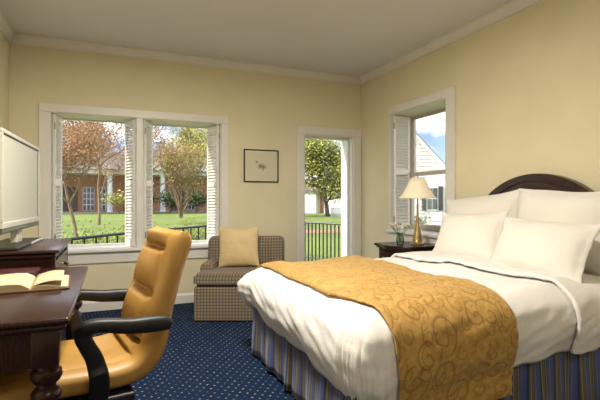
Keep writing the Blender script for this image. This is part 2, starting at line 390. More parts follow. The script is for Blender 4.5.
# ---- window_2 : deep window of the right wall
w2 = thing('window_2', 'deep single window with taupe sashes and louvred shutters behind the table lamp', 'window', (0, 0, 0), kind='structure')
bm = new_bm()
box(bm, XR-.022, XR, W2[0]-.12, W2[0], W2[2], W2[3], .004); box(bm, XR-.022, XR, W2[1], W2[1]+.04, W2[2], W2[3], .004)
box(bm, XR-.024, XR, W2[0]-.12, W2[1]+.04, W2[3], W2[3]+.09, .004)
obj('casing', bm, 'white', w2)
obj('sill', bx(XR-.05, XR, W2[0]-.13, W2[1]+.05, W2[2]-.03, W2[2], .006), 'white', w2)
obj('sill', bx(XR, XR+T, W2[0], W2[1], W2[2]-.012, W2[2]+.004), 'white', w2)
obj('apron', bx(XR-.02, XR, W2[0]-.12, W2[1]+.04, W2[2]-.14, W2[2]-.03, .004), 'white', w2)
for i, (za, zb, xo) in enumerate(((W2[2], 1.475, .245), (1.445, W2[3], .27))):
    bm = new_bm(); f = .06; x0, x1 = XR+xo, XR+xo+.03
    box(bm, x0, x1, W2[0], W2[0]+f, za, zb); box(bm, x0, x1, W2[1]-f, W2[1], za, zb)
    box(bm, x0, x1, W2[0]+f, W2[1]-f, za, za+(.07 if i == 0 else .03)); box(bm, x0, x1, W2[0]+f, W2[1]-f, zb-.045, zb)
    sh = obj('sash', bm, 'sash', w2)
    obj('pane', bx(x0+.012, x0+.018, W2[0]+f, W2[1]-f, za+.03, zb-.045), 'glass', sh)
bm = new_bm()
box(bm, XR, XR+T, W2[0], W2[0]+t_, W2[2]+.004, W2[3]); box(bm, XR, XR+T, W2[1]-t_, W2[1], W2[2]+.004, W2[3]); box(bm, XR, XR+T, W2[0]+t_, W2[1]-t_, W2[3]-t_, W2[3])
obj('jamb', bm, 'white', w2)
shutter(w2, (XR+.006, W2[1]-.026), (1, 0), W2[2]+.012, W2[3]-.012, .225)
shutter(w2, (XR+.006, W2[0]+.026), (1, 0), W2[2]+.012, W2[3]-.012, .225, 'sash')
# ---- door_1 : glazed garden door
d1 = thing('door_1', 'tall glazed garden door with white casing in the far corner', 'door', (0, 0, 0), kind='structure')
bm = new_bm()
box(bm, D1[0]-.10, D1[0], YB-.022, YB, 0, D1[3], .004); box(bm, D1[1], D1[1]+.115, YB-.022, YB, 0, D1[3], .004)
box(bm, D1[0]-.10, D1[1]+.115, YB-.024, YB, D1[3], D1[3]+.10, .004)
obj('casing', bm, 'white', d1)
bm = new_bm()
box(bm, D1[1]-.012, D1[1], YB, YB+T, 0, D1[3]); box(bm, D1[0], D1[0]+.012, YB, YB+T, 0, D1[3]); box(bm, D1[0]+.012, D1[1]-.012, YB, YB+T, D1[3]-.012, D1[3])
obj('jamb', bm, 'white', d1)
bm = new_bm(); y0, y1 = YB+.075, YB+.11; a, b = D1[0]+.012, D1[1]-.012
box(bm, a, a+.022, y0, y1, .01, D1[3]-.012); box(bm, b-.022, b, y0, y1, .01, D1[3]-.012); box(bm, a+.022, b-.022, y0, y1, .01, .16); box(bm, a+.022, b-.022, y0, y1, D1[3]-.04, D1[3]-.012)
lf = obj('leaf', bm, 'white', d1)
obj('pane', bx(a+.022, b-.022, y0+.014, y0+.02, .16, D1[3]-.04), 'glass', lf)

# ================================================================== bed
BX0, BX1, BY0, BY1 = .985, 2.94, 1.645, 3.145
bed = thing('bed', 'queen bed with arched dark wood headboard and striped skirt', 'bed', (BX1, (BY0+BY1)/2, 0))
bo = Vector((BX1, (BY0+BY1)/2, 0))
def bl_(v): return Vector(v)-bo
obj('box_spring', bx(BX0-bo.x+.01, 0, BY0-bo.y+.01, BY1-bo.y-.01, .12, .40, .02), 'cotton', bed)
obj('mattress', bx(BX0-bo.x+.03, 0, BY0-bo.y+.03, BY1-bo.y-.03, .40, .615, .05, 3), 'cotton', bed, smooth=40)
for x in (BX0+.12, BX1-.12):
    for y in (BY0+.12, BY1-.12): obj('leg', bx(x-bo.x-.03, x-bo.x+.03, y-bo.y-.03, y-bo.y+.03, 0, .125), 'blackmetal', bed)
# headboard: arched panel with moulded rim
hc, hr = 2.375-bo.y, .70
def arch(bm, r_out, r_in, x0, x1, zc, zlow, n=40):
    """arched band (r_in None = solid) in the YZ plane"""
    pts = [(-r_out, zlow)]+[(-r_out*math.cos(math.pi*i/n), zc+r_out*math.sin(math.pi*i/n)) for i in range(n+1)]+[(r_out, zlow)]
    if r_in:
        q = [(-r_in, zlow)]+[(-r_in*math.cos(math.pi*i/n), zc+r_in*math.sin(math.pi*i/n)) for i in range(n+1)]+[(r_in, zlow)]
        A = [[bm.verts.new((x, hc+p[0], p[1])) for p in pts] for x in (x0, x1)]; B = [[bm.verts.new((x, hc+p[0], p[1])) for p in q] for x in (x0, x1)]
        for i in range(len(pts)-1):
            bm.faces.new((A[0][i], A[0][i+1], B[0][i+1], B[0][i])); bm.faces.new((A[1][i], B[1][i], B[1][i+1], A[1][i+1]))
            bm.faces.new((A[0][i], A[1][i], A[1][i+1], A[0][i+1])); bm.faces.new((B[0][i], B[0][i+1], B[1][i+1], B[1][i]))
        for i in (0, -1): bm.faces.new((A[0][i], B[0][i], B[1][i], A[1][i]))
    else:
        A = [[bm.verts.new((x, hc+p[0], p[1])) for p in pts] for x in (x0, x1)]
        bm.faces.new(A[0]); bm.faces.new(A[1][::-1]); n_ = len(pts)
        for i in range(n_): bm.faces.new((A[0][i], A[1][i], A[1][(i+1) % n_], A[0][(i+1) % n_]))
hb = new_bm(); arch(hb, hr-.02, None, .012, .048, .65, .15); hb = obj('headboard', hb, 'headboard', bed, smooth=30)
bm = new_bm(); arch(bm, hr, hr-.055, .0, .058, .65, .02); obj('rim_moulding', bm, 'headboard', hb, smooth=30)
bm = new_bm(); arch(bm, hr-.075, hr-.10, .004, .014, .65, .3); obj('bead_moulding', bm, 'headboard', hb, smooth=30)
# skirt: pleated strip along three sides
per = []; n = 260
path = [(BX1-.02, BY0-.012), (BX0-.012, BY0-.012), (BX0-.012, BY1+.012), (BX1-.02, BY1+.012)]
segs = [(Vector(a), Vector(b)) for a, b in zip(path, path[1:])]
for k_, nm in enumerate(('skirt_panel',)*3):
    a, b = segs[k_]; Ln = (b-a).length; t = (b-a)/Ln; nrm = Vector((-t.y, t.x)) * (-1)
    if k_ == 0: nrm = Vector((0, -1))
    if k_ == 1: nrm = Vector((-1, 0))
    if k_ == 2: nrm = Vector((0, 1))
    nn = int(Ln/.012); P = []; U = []
    for i in range(nn+1):
        s = Ln*i/nn; row = []
        pl = math.exp(-((s-Ln*.5)/.018)**2)
        for j in range(9):
            h = j/8; z = .025+.36*(1-h)
            wv_ = (.012*math.sin(s*17+k_)+.008*math.sin(s*39+1.3*k_))*h - .03*pl*h + .012*h
            if k_ == 1: wv_ += .02*h*max(0, 1-(s/Ln)*2)
            q = a+t*s+nrm*(wv_)
            row.append(bl_((q.x, q.y, z)))
        P.append(row); U.append(s+k_*.07)
    bm = new_bm(); V, F = grid(bm, P); uvl = bm.loops.layers.uv.new('UVMap')
    for f_, i, j in F:
        for lp, (ii, jj) in zip(f_.loops, ((i, j), (i+1, j), (i+1, j+1), (i, j+1))): lp[uvl].uv = (U[ii], jj*.045)
    o = obj(nm, bm, 'skirt', bed, smooth=True)
    sm = o.modifiers.new('thickness', 'SOLIDIFY'); sm.thickness = .004; sm.offset = 1

# ---- draped cloth over the bed
DX0, DY0, DY1, DZ = .985, 1.615, 3.16, .67
RR = .10
def nz3(x, y, z, sc): return noise.noise(Vector((x*sc, y*sc, z*sc)))
def cloth_pos(s, t, layer=0):
    dx = max(0, DX0+RR-s); dyn = max(0, DY0+RR-t); dyp = max(0, t-(DY1-RR)); dy = max(dyn, dyp)
    d = max(dx, dy); px = max(s, DX0+RR); py = min(max(t, DY0+RR), DY1-RR)
    nrm = math.hypot(dx, dy)
    dirx, diry = (0, 0) if nrm == 0 else (-dx/nrm, (-dyn+dyp)/nrm)
    if d < RR*math.pi/2: h, v = RR*math.sin(d/RR), RR*(1-math.cos(d/RR)); side = math.sin(d/RR)
    else: h, v = RR, RR+(d-RR*math.pi/2); side = 1
    tang = (py if dx >= dy else px)
    corner = min(dx, dy)/max(d, 1e-6) if d > 0 else 0
    bul = .075*math.sin(math.pi*min(v, .36)/.40)*side*(1.0 if dyn == 0 else .8)*(1+corner*(1.7 if dyp > 0 else .5))
    fold = (.016*nz3(tang+v*.9, corner*2, 3.1, 5)+.010*nz3(tang*1.0+v*1.6, v*1.5, 8.7, 11))*side*min(1, v/.12)
    hem = .02*nz3(tang, corner*.7, 1.3, 4)*side*min(1, v/.3)
    top = (1-side)
    far = max(0, (py-2.55)/.55)**2 if dx >= dy else 0
    near = min(1, v/.3)*(-.075*max(0, (1.5-px)/.5)+.06*max(0, min(1, (px-1.7)/.9))) if dyn > dx else -.075*max(0, (2.2-py)/.6)*min(1, v/.3)
    z = DZ-v*(1-.16*far*side)+hem*1.2+near*side
    z += top*(.022*nz3(s, t, 0, 2.6)+.010*nz3(s*1.0, t*2.2, 4, 5.5)+.006*nz3(s*3+t*2, t-s, 4, 4.5))
    z += .02*top*math.sin(math.pi*min(1, max(0, (t-DY0)/(DY1-DY0))))
    hh = h+bul+fold
    # extra puff of the far foot corner
    return Vector((px+dirx*hh, py+diry*hh, z))
def cloth(name, s0, s1, t0, t1, off, ds=.016, mat='cotton', thick=.012, edge=None):
    ns, ntt = int((s1-s0)/ds), int((t1-t0)/ds); P = []; U = []
    for i in range(ns+1):
        row = []; ur = []
        for j in range(ntt+1):
            s = s0+(s1-s0)*i/ns; t = t0+(t1-t0)*j/ntt
            if edge: s += edge(t, i/ns)
            p = cloth_pos(s, t); e_ = .01
            if off:
                nn_ = (cloth_pos(s+e_, t)-cloth_pos(s-e_, t)).cross(cloth_pos(s, t+e_)-cloth_pos(s, t-e_)).normalized(); p = p+nn_*off
            row.append(p); ur.append((s, t))
        P.append(row); U.append(ur)
    bm = new_bm(); V, F = grid(bm, P); uvl = bm.loops.layers.uv.new('UVMap')
    for f_, i, j in F:
        for lp, (ii, jj) in zip(f_.loops, ((i, j), (i+1, j), (i+1, j+1), (i, j+1))): lp[uvl].uv = U[ii][jj]
    me = finish(bm, True)
    return me
HF = .36+RR*.57-.02   # flat length hanging past the inset line
def solid(o, th, off=1):
    m_ = o.modifiers.new('thickness', 'SOLIDIFY'); m_.thickness = th; m_.offset = off; return o
du = link('duvet', cloth('duvet', DX0+RR-.41, 2.62, DY0+RR-.42, DY1-RR+.42, 0), 'cotton')
tag(solid(du, .012, -1), 'white cotton duvet draped over the bed', 'duvet')
fo = link('turned_fold', cloth('turned_fold', 2.20, 2.66, DY0+RR-.43, DY1-RR+.43, .024, edge=lambda t, f: (1-f)*(.05*nz3(t, 0, 0, 3)-.04*math.sin(t*3))), 'cotton', du)
solid(fo, .02, 0)
rn = link('bed_runner', cloth('bed_runner', 1.02, 1.80, DY0+RR-.55, DY1-RR+.50, .016, edge=lambda t, f: .02*nz3(t, f, 5, 2)+.10*max(0, (2.0-t)/.6)*(1-f)), 'runner')
tag(solid(rn, .008, 0), 'gold velvet bed runner with scroll pattern across the foot of the bed', 'bed runner')

# ---- pillows
def pillow_mesh(w, h, th, seed, flange=.0, n=34):
    bm = new_bm(); sides = []; FL = 1-flange
    for sgn in (1, -1):
        P = []
        for i in range(n+1):
            row = []
            for j in range(n+1):
                u, v = -1+2*i/n, -1+2*j/n
                cu = u*(1-.07*(1-v*v)*abs(u)**3); cv = v*(1-.06*(1-u*u)*abs(v)**3)
                a = max(0, 1-(abs(u)/FL)**2.4); b = max(0, 1-(abs(v)/FL)**2.4)
                z = th/2*(a*b)**.66
                wr = .012*nz3(u*.6+seed, v*.6, sgn, 1.6)+.007*nz3(u*1.5+v*.6+seed, v*.8, sgn, 2.0)+.004*nz3(u*.8+seed, v*3, sgn, 2.0)
                rad = math.atan2(v, u); wr += .006*math.sin(rad*18+seed)*(max(abs(u), abs(v))**4)*(a*b)**.3
                z += wr*(a*b)**.4
                row.append(Vector((cu*w/2, cv*h/2+.01*nz3(u, seed, 0, 1.5), sgn*max(z, .003)+.012*(1 if max(abs(u), abs(v)) > FL-.02 else .0)*nz3(u*2.2, v*2.2, seed, 2))))
            P.append(row)
        sides.append(grid(bm, P)[0])
    A, B = sides
    for i in range(n):
        for (p, q) in (((i, 0), (i+1, 0)), ((i, n), (i+1, n)), ((0, i), (0, i+1)), ((n, i), (n, i+1))):
            bm.faces.new((A[p[0]][p[1]], A[q[0]][q[1]], B[q[0]][q[1]], B[p[0]][p[1]]))
    if flange: pass
    return finish(bm, True)
def place_pillow(name, w, h, th, c, lean, yaw, roll, label, mat='pillow', seed=0, cat='pillow', group=None):
    # local x = width, y = height, z = face normal ; face normal towards -X, width along -Y
    o = link(name, pillow_mesh(w, h, th, seed, .055), mat)
    base = Matrix(((0, 0, -1), (-1, 0, 0), (0, 1, 0)))           # columns: x->-Y, y->+Z, z->-X
    m3 = Matrix.Rotation(yaw, 3, 'Z') @ Matrix.Rotation(lean, 3, 'Y') @ base @ Matrix.Rotation(roll, 3, 'Z')
    o.matrix_world = Matrix.Translation(c) @ m3.to_4x4()
    return tag(o, label, cat, group)
G = 'pillows piled against the headboard'
place_pillow('bed_pillow', .80, .55, .23, (2.80, 2.79, .925), R(12), R(2), R(6), 'ivory back pillow leaning on the headboard, nearer the window', seed=1.3, group=G)
place_pillow('bed_pillow', .82, .56, .23, (2.79, 2.04, .945), R(10), R(-2), R(-3), 'ivory back pillow at the headboard with its corner on the arch centre', seed=5.1, group=G)
place_pillow('bed_pillow', .64, .40, .20, (2.56, 2.66, .870), R(24), R(4), R(3), 'ivory front pillow nearer the table lamp', seed=9.4, group=G)
place_pillow('bed_pillow', .72, .39, .20, (2.50, 1.99, .845), R(26), R(-3), R(-1), 'ivory front pillow lying foremost in the middle of the bed', seed=14.2, group=G)

# ================================================================== nightstand, lamp, flowers
ns = thing('nightstand', 'dark wood nightstand with shaped top between bed and window', 'nightstand', (2.75, 3.615, 0))
def serp_top(z0, z1, gx, gy):
    bm = new_bm(); pts = []
    x0, x1, y0, y1 = -.25-gx, .235, -.235-gy, .235+gy
    n_ = 20
    for i in range(n_+1):
        t = i/n_; pts.append((x0-.018*math.sin(math.pi*t)+.012*math.sin(3*math.pi*t), y0+(y1-y0)*t))
    pts += [(x1, y1), (x1, y0)]
    A = [bm.verts.new((p[0], p[1], z0)) for p in pts]; B = [bm.verts.new((p[0], p[1], z1)) for p in pts]; m_ = len(pts)
    for i in range(m_): bm.faces.new((A[i], A[(i+1) % m_], B[(i+1) % m_], B[i]))
    bm.faces.new(A[::-1]); bm.faces.new(B)
    bmesh.ops.bevel(bm, geom=[e_ for e_ in bm.edges if abs(e_.verts[0].co.z-e_.verts[1].co.z) < 1e-6], offset=.005, segments=2, affect='EDGES')
    return bm
obj('top', serp_top(.685, .71, .02, .02), 'mahogany', ns, smooth=30)
obj('cornice', serp_top(.668, .685, .005, .005), 'mahogany', ns, smooth=30)
obj('body', bx(-.235, .235, -.22, .22, .10, .668, .006), 'mahogany', ns)
for z0, z1 in ((.50, .645), (.31, .48), (.13, .29)):
    dr = obj('drawer', bx(-.25, -.2355, -.195, .195, z0, z1, .004), 'mahogany', ns)
    for y in (-.1, .1):
        bm = new_bm(); bmesh.ops.create_uvsphere(bm, u_segments=12, v_segments=8, radius=.013); obj('knob', bm, 'brass', dr, (-.262, y, (z0+z1)/2), smooth=True)
for x in (-.205, .205):
    for y in (-.19, .19): obj('foot', bx(x-.03, x+.03, y-.03, y+.03, 0, .10, .008), 'mahogany', ns)

lp = thing('table_lamp', 'gold table lamp with pale pleated cone shade on the nightstand', 'lamp', (2.78, 3.55, .71))
bm = new_bm(); lathe(bm, [(.068, 0), (.07, .012), (.06, .022), (.050, .035), (.047, .06), (.040, .10), (.028, .15), (.018, .20), (.012, .27), (.010, .34), (.010, .40)], 24); obj('base', bm, 'gold', lp, smooth=40)
bm = new_bm(); lathe(bm, [(.006, .40), (.006, .46), (.014, .465), (.014, .50), (.004, .505), (.004, .665), (.009, .672), (.009, .684), (.002, .69)], 14); obj('stem', bm, 'gold', lp, smooth=40)
bm = new_bm(); n_ = 96; rr = []
for (r_, z_) in ((.175, .455), (.150, .49), (.118, .54), (.088, .60), (.060, .66)):
    rr.append([bm.verts.new((r_*(1+.012*math.cos(2*math.pi*j/n_*32))*math.cos(2*math.pi*j/n_), r_*(1+.012*math.cos(2*math.pi*j/n_*32))*math.sin(2*math.pi*j/n_), z_)) for j in range(n_)])
for a, b in zip(rr, rr[1:]):
    for j in range(n_): bm.faces.new((a[j], a[(j+1) % n_], b[(j+1) % n_], b[j]))
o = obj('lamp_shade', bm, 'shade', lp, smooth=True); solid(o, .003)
bm = new_bm(); tube(bm, [(-.06, 0, .655), (.06, 0, .655)], .002, 6); tube(bm, [(0, -.06, .655), (0, .06, .655)], .002, 6); obj('shade_spider', bm, 'gold', lp)

fv = thing('flower_vase', 'small glass vase of white flowers on the nightstand', 'vase', (2.63, 3.63, .71))
bm = new_bm(); lathe(bm, [(.030, 0), (.034, .006), (.040, .04), (.036, .075), (.026, .10), (.030, .115), (.028, .115), (.024, .10), (.033, .075), (.036, .04), (.030, .012), (.002, .010)], 20); obj('vase', bm, 'vase', fv, smooth=40)
heads = []
random.seed(3)
for i in range(11):
    a = random.random()*6.28; r_ = .125*random.random()**.6; z_ = .165+.035*random.random()-.35*r_*.3
    heads.append((r_*math.cos(a), r_*math.sin(a), z_))
for hx, hy, hz in heads:
    bm = new_bm(); tube(bm, [(hx*.08, hy*.08, .02), (hx*.2, hy*.2, .09), (hx, hy, hz)], .0022, 5); st_ = obj('stem', bm, 'stem', fv)
    bm = new_bm()
    for k_ in range(9):
        a = 2*math.pi*k_/9; ti = .5+.4*(k_ % 2)
        c_ = Vector((math.cos(a), math.sin(a), 0)); s_ = Vector((-math.sin(a), math.cos(a), 0)); up = Vector((0, 0, 1))
        p0 = bm.verts.new((0, 0, 0)); q = .036
        d_ = (c_*math.cos(ti)+up*math.sin(ti))*q
        bm.faces.new((p0, bm.verts.new(d_*.6+s_*q*.4), bm.verts.new(d_+up*.003), bm.verts.new(d_*.6-s_*q*.4)))
    obj('blossom', bm, 'petal', fv, (hx, hy, hz))

# ================================================================== picture
pf = thing('picture_frame', 'small framed botanical print on the wall between window and door', 'picture', (1.638, YB, 1.557))
fw, fh = .216, .194
bm = new_bm()
for a in ((-fw, fw, fh-.012, fh), (-fw, fw, -fh, -fh+.012), (-fw, -fw+.012, -fh+.012, fh-.012), (fw-.012, fw, -fh+.012, fh-.012)): box(bm, a[0], a[1], -.024, 0, a[2], a[3], .002, 1)
obj('frame', bm, M['headboard'], pf)
obj('print', bx(-fw+.012, fw-.012, -.012, -.004, -fh+.012, fh-.012), 'print', pf)
obj('glazing', bx(-fw+.012, fw-.012, -.0165, -.0145, -fh+.012, fh-.012), 'glass', pf)

# ================================================================== plaid armchair
ac = thing('armchair', 'brown check upholstered armchair in the corner under the picture', 'armchair', (1.245, 4.415, 0), R(-23.1))
obj('base', bx(-.415, .415, -.402, .37, .008, .325, .012), 'plaid', ac)
bm = new_bm()                              # T-shaped seat cushion
pts = [(-.42, -.42), (.42, -.42), (.42, -.12), (.30, -.12), (.30, .20), (-.30, .20), (-.30, -.12), (-.42, -.12)]
A = [bm.verts.new((p[0], p[1], .328)) for p in pts]; B = [bm.verts.new((p[0], p[1], .452)) for p in pts]; m_ = len(pts)
for i in range(m_): bm.faces.new((A[i], A[(i+1) % m_], B[(i+1) % m_], B[i]))
bm.faces.new(A[::-1]); bm.faces.new(B)
bmesh.ops.bevel(bm, geom=list(bm.edges), offset=.03, segments=4, affect='EDGES')
obj('seat_cushion', bm, 'plaid', ac, smooth=50)
for s in (-1, 1):
    bm = new_bm(); n_ = 18; prof = []
    for i in range(n_+1):
        a = math.pi*(1.12-1.24*i/n_); prof.append((.068*math.cos(a), .455+.068*math.sin(a)))
    prof = [(-.055, .328)]+prof+[(.055, .328)]
    y0, y1 = -.112, .36; R_ = []
    for y, sc in ((y0, .72), (y0+.006, .9), (y0+.02, 1), (y1, 1)):
        R_.append([bm.verts.new((s*.357+p[0]*sc, y, (p[1]-.42)*sc+.42 if p[1] > .33 else p[1])) for p in prof])
    for a, b in zip(R_, R_[1:]):
        for j in range(len(prof)): bm.faces.new((a[j], a[(j+1) % len(prof)], b[(j+1) % len(prof)], b[j]))
    bm.faces.new(R_[0]); bm.faces.new(R_[-1][::-1])
    obj('arm', bm, 'plaid', ac, smooth=50)
bm = new_bm(); box(bm, -.415, .415, .21, .40, .325, .755, .055, 4)
for v in bm.verts:
    f_ = (v.co.z-.325)/.43; v.co.y += .03*f_-.03
    if v.co.z > .6: v.co.z += .012*math.cos(v.co.x*3.6)-.006
obj('backrest', bm, 'plaid', ac, smooth=50)
bm = new_bm(); box(bm, -.285, .285, .17, .26, .45, .715, .045, 4); obj('back_cushion', bm, 'plaid', ac, smooth=50)
for x in (-.37, .37):
    for y in (-.33, .32): obj('foot', bx(x-.025, x+.025, y-.025, y+.025, 0, .010), 'mahogany', ac)
o = link('cushion', pillow_mesh(.43, .42, .15, 21.0), 'gold_cushion')
mm = Matrix.Rotation(R(-23.1), 4, 'Z')
o.matrix_world = Matrix.Translation((1.245, 4.415, 0)) @ mm @ Matrix.Translation((-.055, .075, .655)) @ Matrix.Rotation(R(90-14), 4, 'X') @ Matrix.Rotation(R(2), 4, 'Z')
tag(o, 'pale gold square cushion resting on the brown check armchair', 'cushion')

# ================================================================== desk
dk = thing('desk', 'dark mahogany writing desk with turned legs by the left wall', 'desk', (-.52, 2.265, 0))
dx0, dx1, dy0, dy1 = -.38, .39, -.62, .63
obj('top', bx(dx0, dx1, dy0, dy1, .736, .76, .011, 3), 'mahogany', dk, smooth=40)
obj('edge_moulding', bx(dx0+.012, dx1-.012, dy0+.012, dy1-.012, .715, .738, .009, 3), 'mahogany', dk, smooth=40)
ax0, ax1, ay0, ay1 = dx0+.035, dx1-.035, dy0+.035, dy1-.035
bm = new_bm()
box(bm, ax0+.08, ax1-.08, ay0+.012, ay0+.034, .59, .716); box(bm, ax0+.08, ax1-.08, ay1-.034, ay1-.012, .59, .716)
box(bm, ax0+.012, ax0+.034, ay0+.08, ay1-.08, .59, .716); box(bm, ax1-.034, ax1-.012, ay0+.08, ay1-.08, .64, .716)
obj('apron', bm, 'mahogany', dk)
dr = obj('drawer', bx(ax1-.012, ax1-.002, -.33, .33, .645, .71, .003), 'mahogany', dk)
for y in (-.2, .2):
    bm = new_bm(); bmesh.ops.create_uvsphere(bm, u_segments=12, v_segments=8, radius=.012); obj('knob', bm, 'brass', dr, (ax1+.008, y, .68), smooth=True)
lprof = [(.018, 0), (.024, .012), (.026, .04), (.020, .06), (.022, .08), (.030, .10), (.026, .13), (.030, .20), (.034, .32), (.038, .44), (.036, .455), (.030, .462), (.040, .47), (.047, .485), (.047, .497), (.038, .51), (.030, .515), (.030, .525), (.042, .535), (.050, .552), (.047, .57), (.036, .58), (.036, .592)]
for x in (ax0+.042, ax1-.042):
    for y in (ay0+.042, ay1-.042):
        bm = new_bm(); lathe(bm, lprof, 48, (x, y), (.135, .45, 12)); box(bm, x-.042, x+.042, y-.042, y+.042, .59, .716, .005)
        obj('leg', bm, 'mahogany_v', dk, smooth=35)

# ---- open book and folder on the desk
bk = thing('open_book', 'thick open book lying on the dark desk', 'book', (-.335, 2.33, .76), R(4))
def page_block(sgn, w, h0, curl):
    bm = new_bm(); n_ = 14; rows = []
    for i in range(n_+1):
        t = i/n_; x = sgn*w*t; z = h0*(1-.25*t**2)+curl*math.sin(math.pi*min(1, t*1.25))*(1-t*.3)
        if t < .12: z *= .45+.55*t/.12
        rows.append((x, z))
    for y in (-.165, .165): pass
    A = [[bm.verts.new((x, y, zz)) for x, zz in rows] for y in (-.165, .165)]; B = [[bm.verts.new((x, y, .006)) for x, zz in rows] for y in (-.165, .165)]
    for i in range(n_):
        bm.faces.new((A[0][i], A[0][i+1], A[1][i+1], A[1][i])); bm.faces.new((B[0][i], B[1][i], B[1][i+1], B[0][i+1]))
        for k_ in (0, 1): bm.faces.new((A[k_][i], B[k_][i], B[k_][i+1], A[k_][i+1]))
    for i in (0, -1): bm.faces.new((A[0][i], A[1][i], B[1][i], B[0][i]))
    return bm
obj('cover', bx(-.262, .152, -.17, .17, 0, .006, .001, 1), 'bookcover', bk)
obj('page_block', page_block(-1, .255, .032, .006), 'paper', bk, smooth=40)
obj('page_block', page_block(1, .145, .016, .010), 'paper', bk, smooth=40)
bm = new_bm(); rows = []
for i in range(11):
    t = i/10; rows.append((.01+.115*t, .022+.018*math.sin(math.pi*.7*t)))
V_ = grid(bm, [[Vector((x, y, z)) for y in (-.16, .16)] for x, z in rows]); o = obj('loose_page', bm, 'paper', bk, smooth=True); solid(o, .001)
fd = thing('desk_folder', 'burgundy leather folder lying behind the open book', 'folder', (-.64, 2.725, .76))
obj('cover', bx(-.235, .27, -.11, .11, .010, .016, .002, 1), 'burgundy', fd); obj('cover', bx(-.235, .27, -.11, .11, 0, .004, .001, 1), 'burgundy', fd)
obj('papers', bx(-.225, .265, -.108, .105, .004, .010), 'paper', fd)

# ================================================================== dresser + television
ds_ = thing('dresser', 'dark mahogany chest of drawers carrying the television', 'dresser', (-.60, 3.40, 0))
a0, a1, b0, b1 = -.30, .29, -.41, .41
obj('body', bx(a0, a1-.02, b0, b1, .08, .80, .004), 'mahogany', ds_)
obj('plinth', bx(a0, a1-.005, b0-.01, b1+.01, 0, .08, .008), 'mahogany', ds_)
obj('top', bx(a0, a1+.02, b0-.03, b1+.03, .832, .855, .008, 3), 'mahogany', ds_, smooth=40)
obj('cornice', bx(a0, a1, b0-.012, b1+.012, .80, .832, .012, 3), 'mahogany', ds_, smooth=40)
for z0, z1 in ((.60, .78), (.36, .58), (.11, .34)):
    dr = obj('drawer', bx(a1-.02, a1-.006, b0+.05, b1-.05, z0, z1, .004), 'mahogany', ds_)
    for y in (-.22, .22):
        bm = new_bm(); bmesh.ops.create_uvsphere(bm, u_segments=12, v_segments=8, radius=.014); obj('knob', bm, 'brass', dr, (a1+.006, y, (z0+z1)/2), smooth=True)
for y in (b0+.02, b1-.02): obj('pilaster', bx(a1-.024, a1-.004, y-.022, y+.022, .08, .80, .004), 'mahogany_v', ds_)

tv = thing('television', 'silver framed flat television, switched off, on the dresser', 'television', (-.55, 3.36, .855), R(-2.2))
hw = .515
bm = new_bm(); z0, z1 = .135, .69; b = .022
for a in ((-hw, hw, z1-b, z1), (-hw, hw, z0, z0+b+.012), (-hw, -hw+b, z0+b+.012, z1-b), (hw-b, hw, z0+b+.012, z1-b)): box(bm, -.012, .02, a[0], a[1], a[2], a[3], .004, 2)
obj('bezel', bm, 'silver', tv)
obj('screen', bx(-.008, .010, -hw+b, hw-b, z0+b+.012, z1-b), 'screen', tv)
obj('inner_rim', bx(-.004, .0125, hw-b-.006, hw-b, z0+b+.012, z1-b), 'darkplastic', tv)
obj('inner_rim', bx(-.004, .0125, -hw+b, hw-b, z1-b-.006, z1-b), 'darkplastic', tv)
bm = new_bm(); box(bm, -.085, -.008, -hw+.03, hw-.03, z0+.02, z1-.03, .02, 3); obj('back_shell', bm, 'darkplastic', tv, smooth=40)
bm = new_bm(); box(bm, -.02, .016, -hw+.012, hw-.012, z0-.032, z0+.004, .01, 2); obj('speaker_bar', bm, 'greyplastic', tv, smooth=40)
obj('neck', bx(-.045, -.005, -.065, .065, .02, z0+.02, .006), 'silver', tv)
obj('foot_plate', bx(-.17, .055, -.36, .40, 0, .018, .006), 'darkplastic', tv)
obj('foot_trim', bx(.053, .062, .02, .40, .002, .017, .002, 1), 'silver', tv)

# ================================================================== leather desk chair
ch = thing('desk_chair', 'tan leather swivel chair with black arms pulled up to the desk', 'chair', (-.13, 2.17, 0), R(190))
# spine: (forward x, z, width, thickness) from seat front to head
SP = [(.305, .395, .46, .075), (.27, .425, .50, .115), (.16, .432, .53, .13), (.02, .428, .54, .13), (-.10, .424, .54, .13), (-.19, .438, .53, .135), (-.245, .485, .52, .14), (-.272, .56, .51, .14), (-.294, .66, .50, .135), (-.322, .755, .485, .13), (-.352, .85, .465, .13), (-.380, .93, .44, .14), (-.398, .978, .42, .13), (-.405, 1.005, .40, .085)]
def catmull(P, m):
    out_ = []
    for i in range(len(P)-1):
        p0, p1, p2, p3 = P[max(i-1, 0)], P[i], P[i+1], P[min(i+2, len(P)-1)]
        for j in range(m):
            t = j/m
            out_.append(tuple(.5*(2*b_+(c_-a_)*t+(2*a_-5*b_+4*c_-d_)*t*t+(3*b_-a_-3*c_+d_)*t**3) for a_, b_, c_, d_ in zip(p0, p1, p2, p3)))
    out_.append(P[-1]); return out_
SPc = catmull(SP, 9); NR = len(SPc); NP = 72
creases = (.50, .665, .83)
bm = new_bm(); rings = []
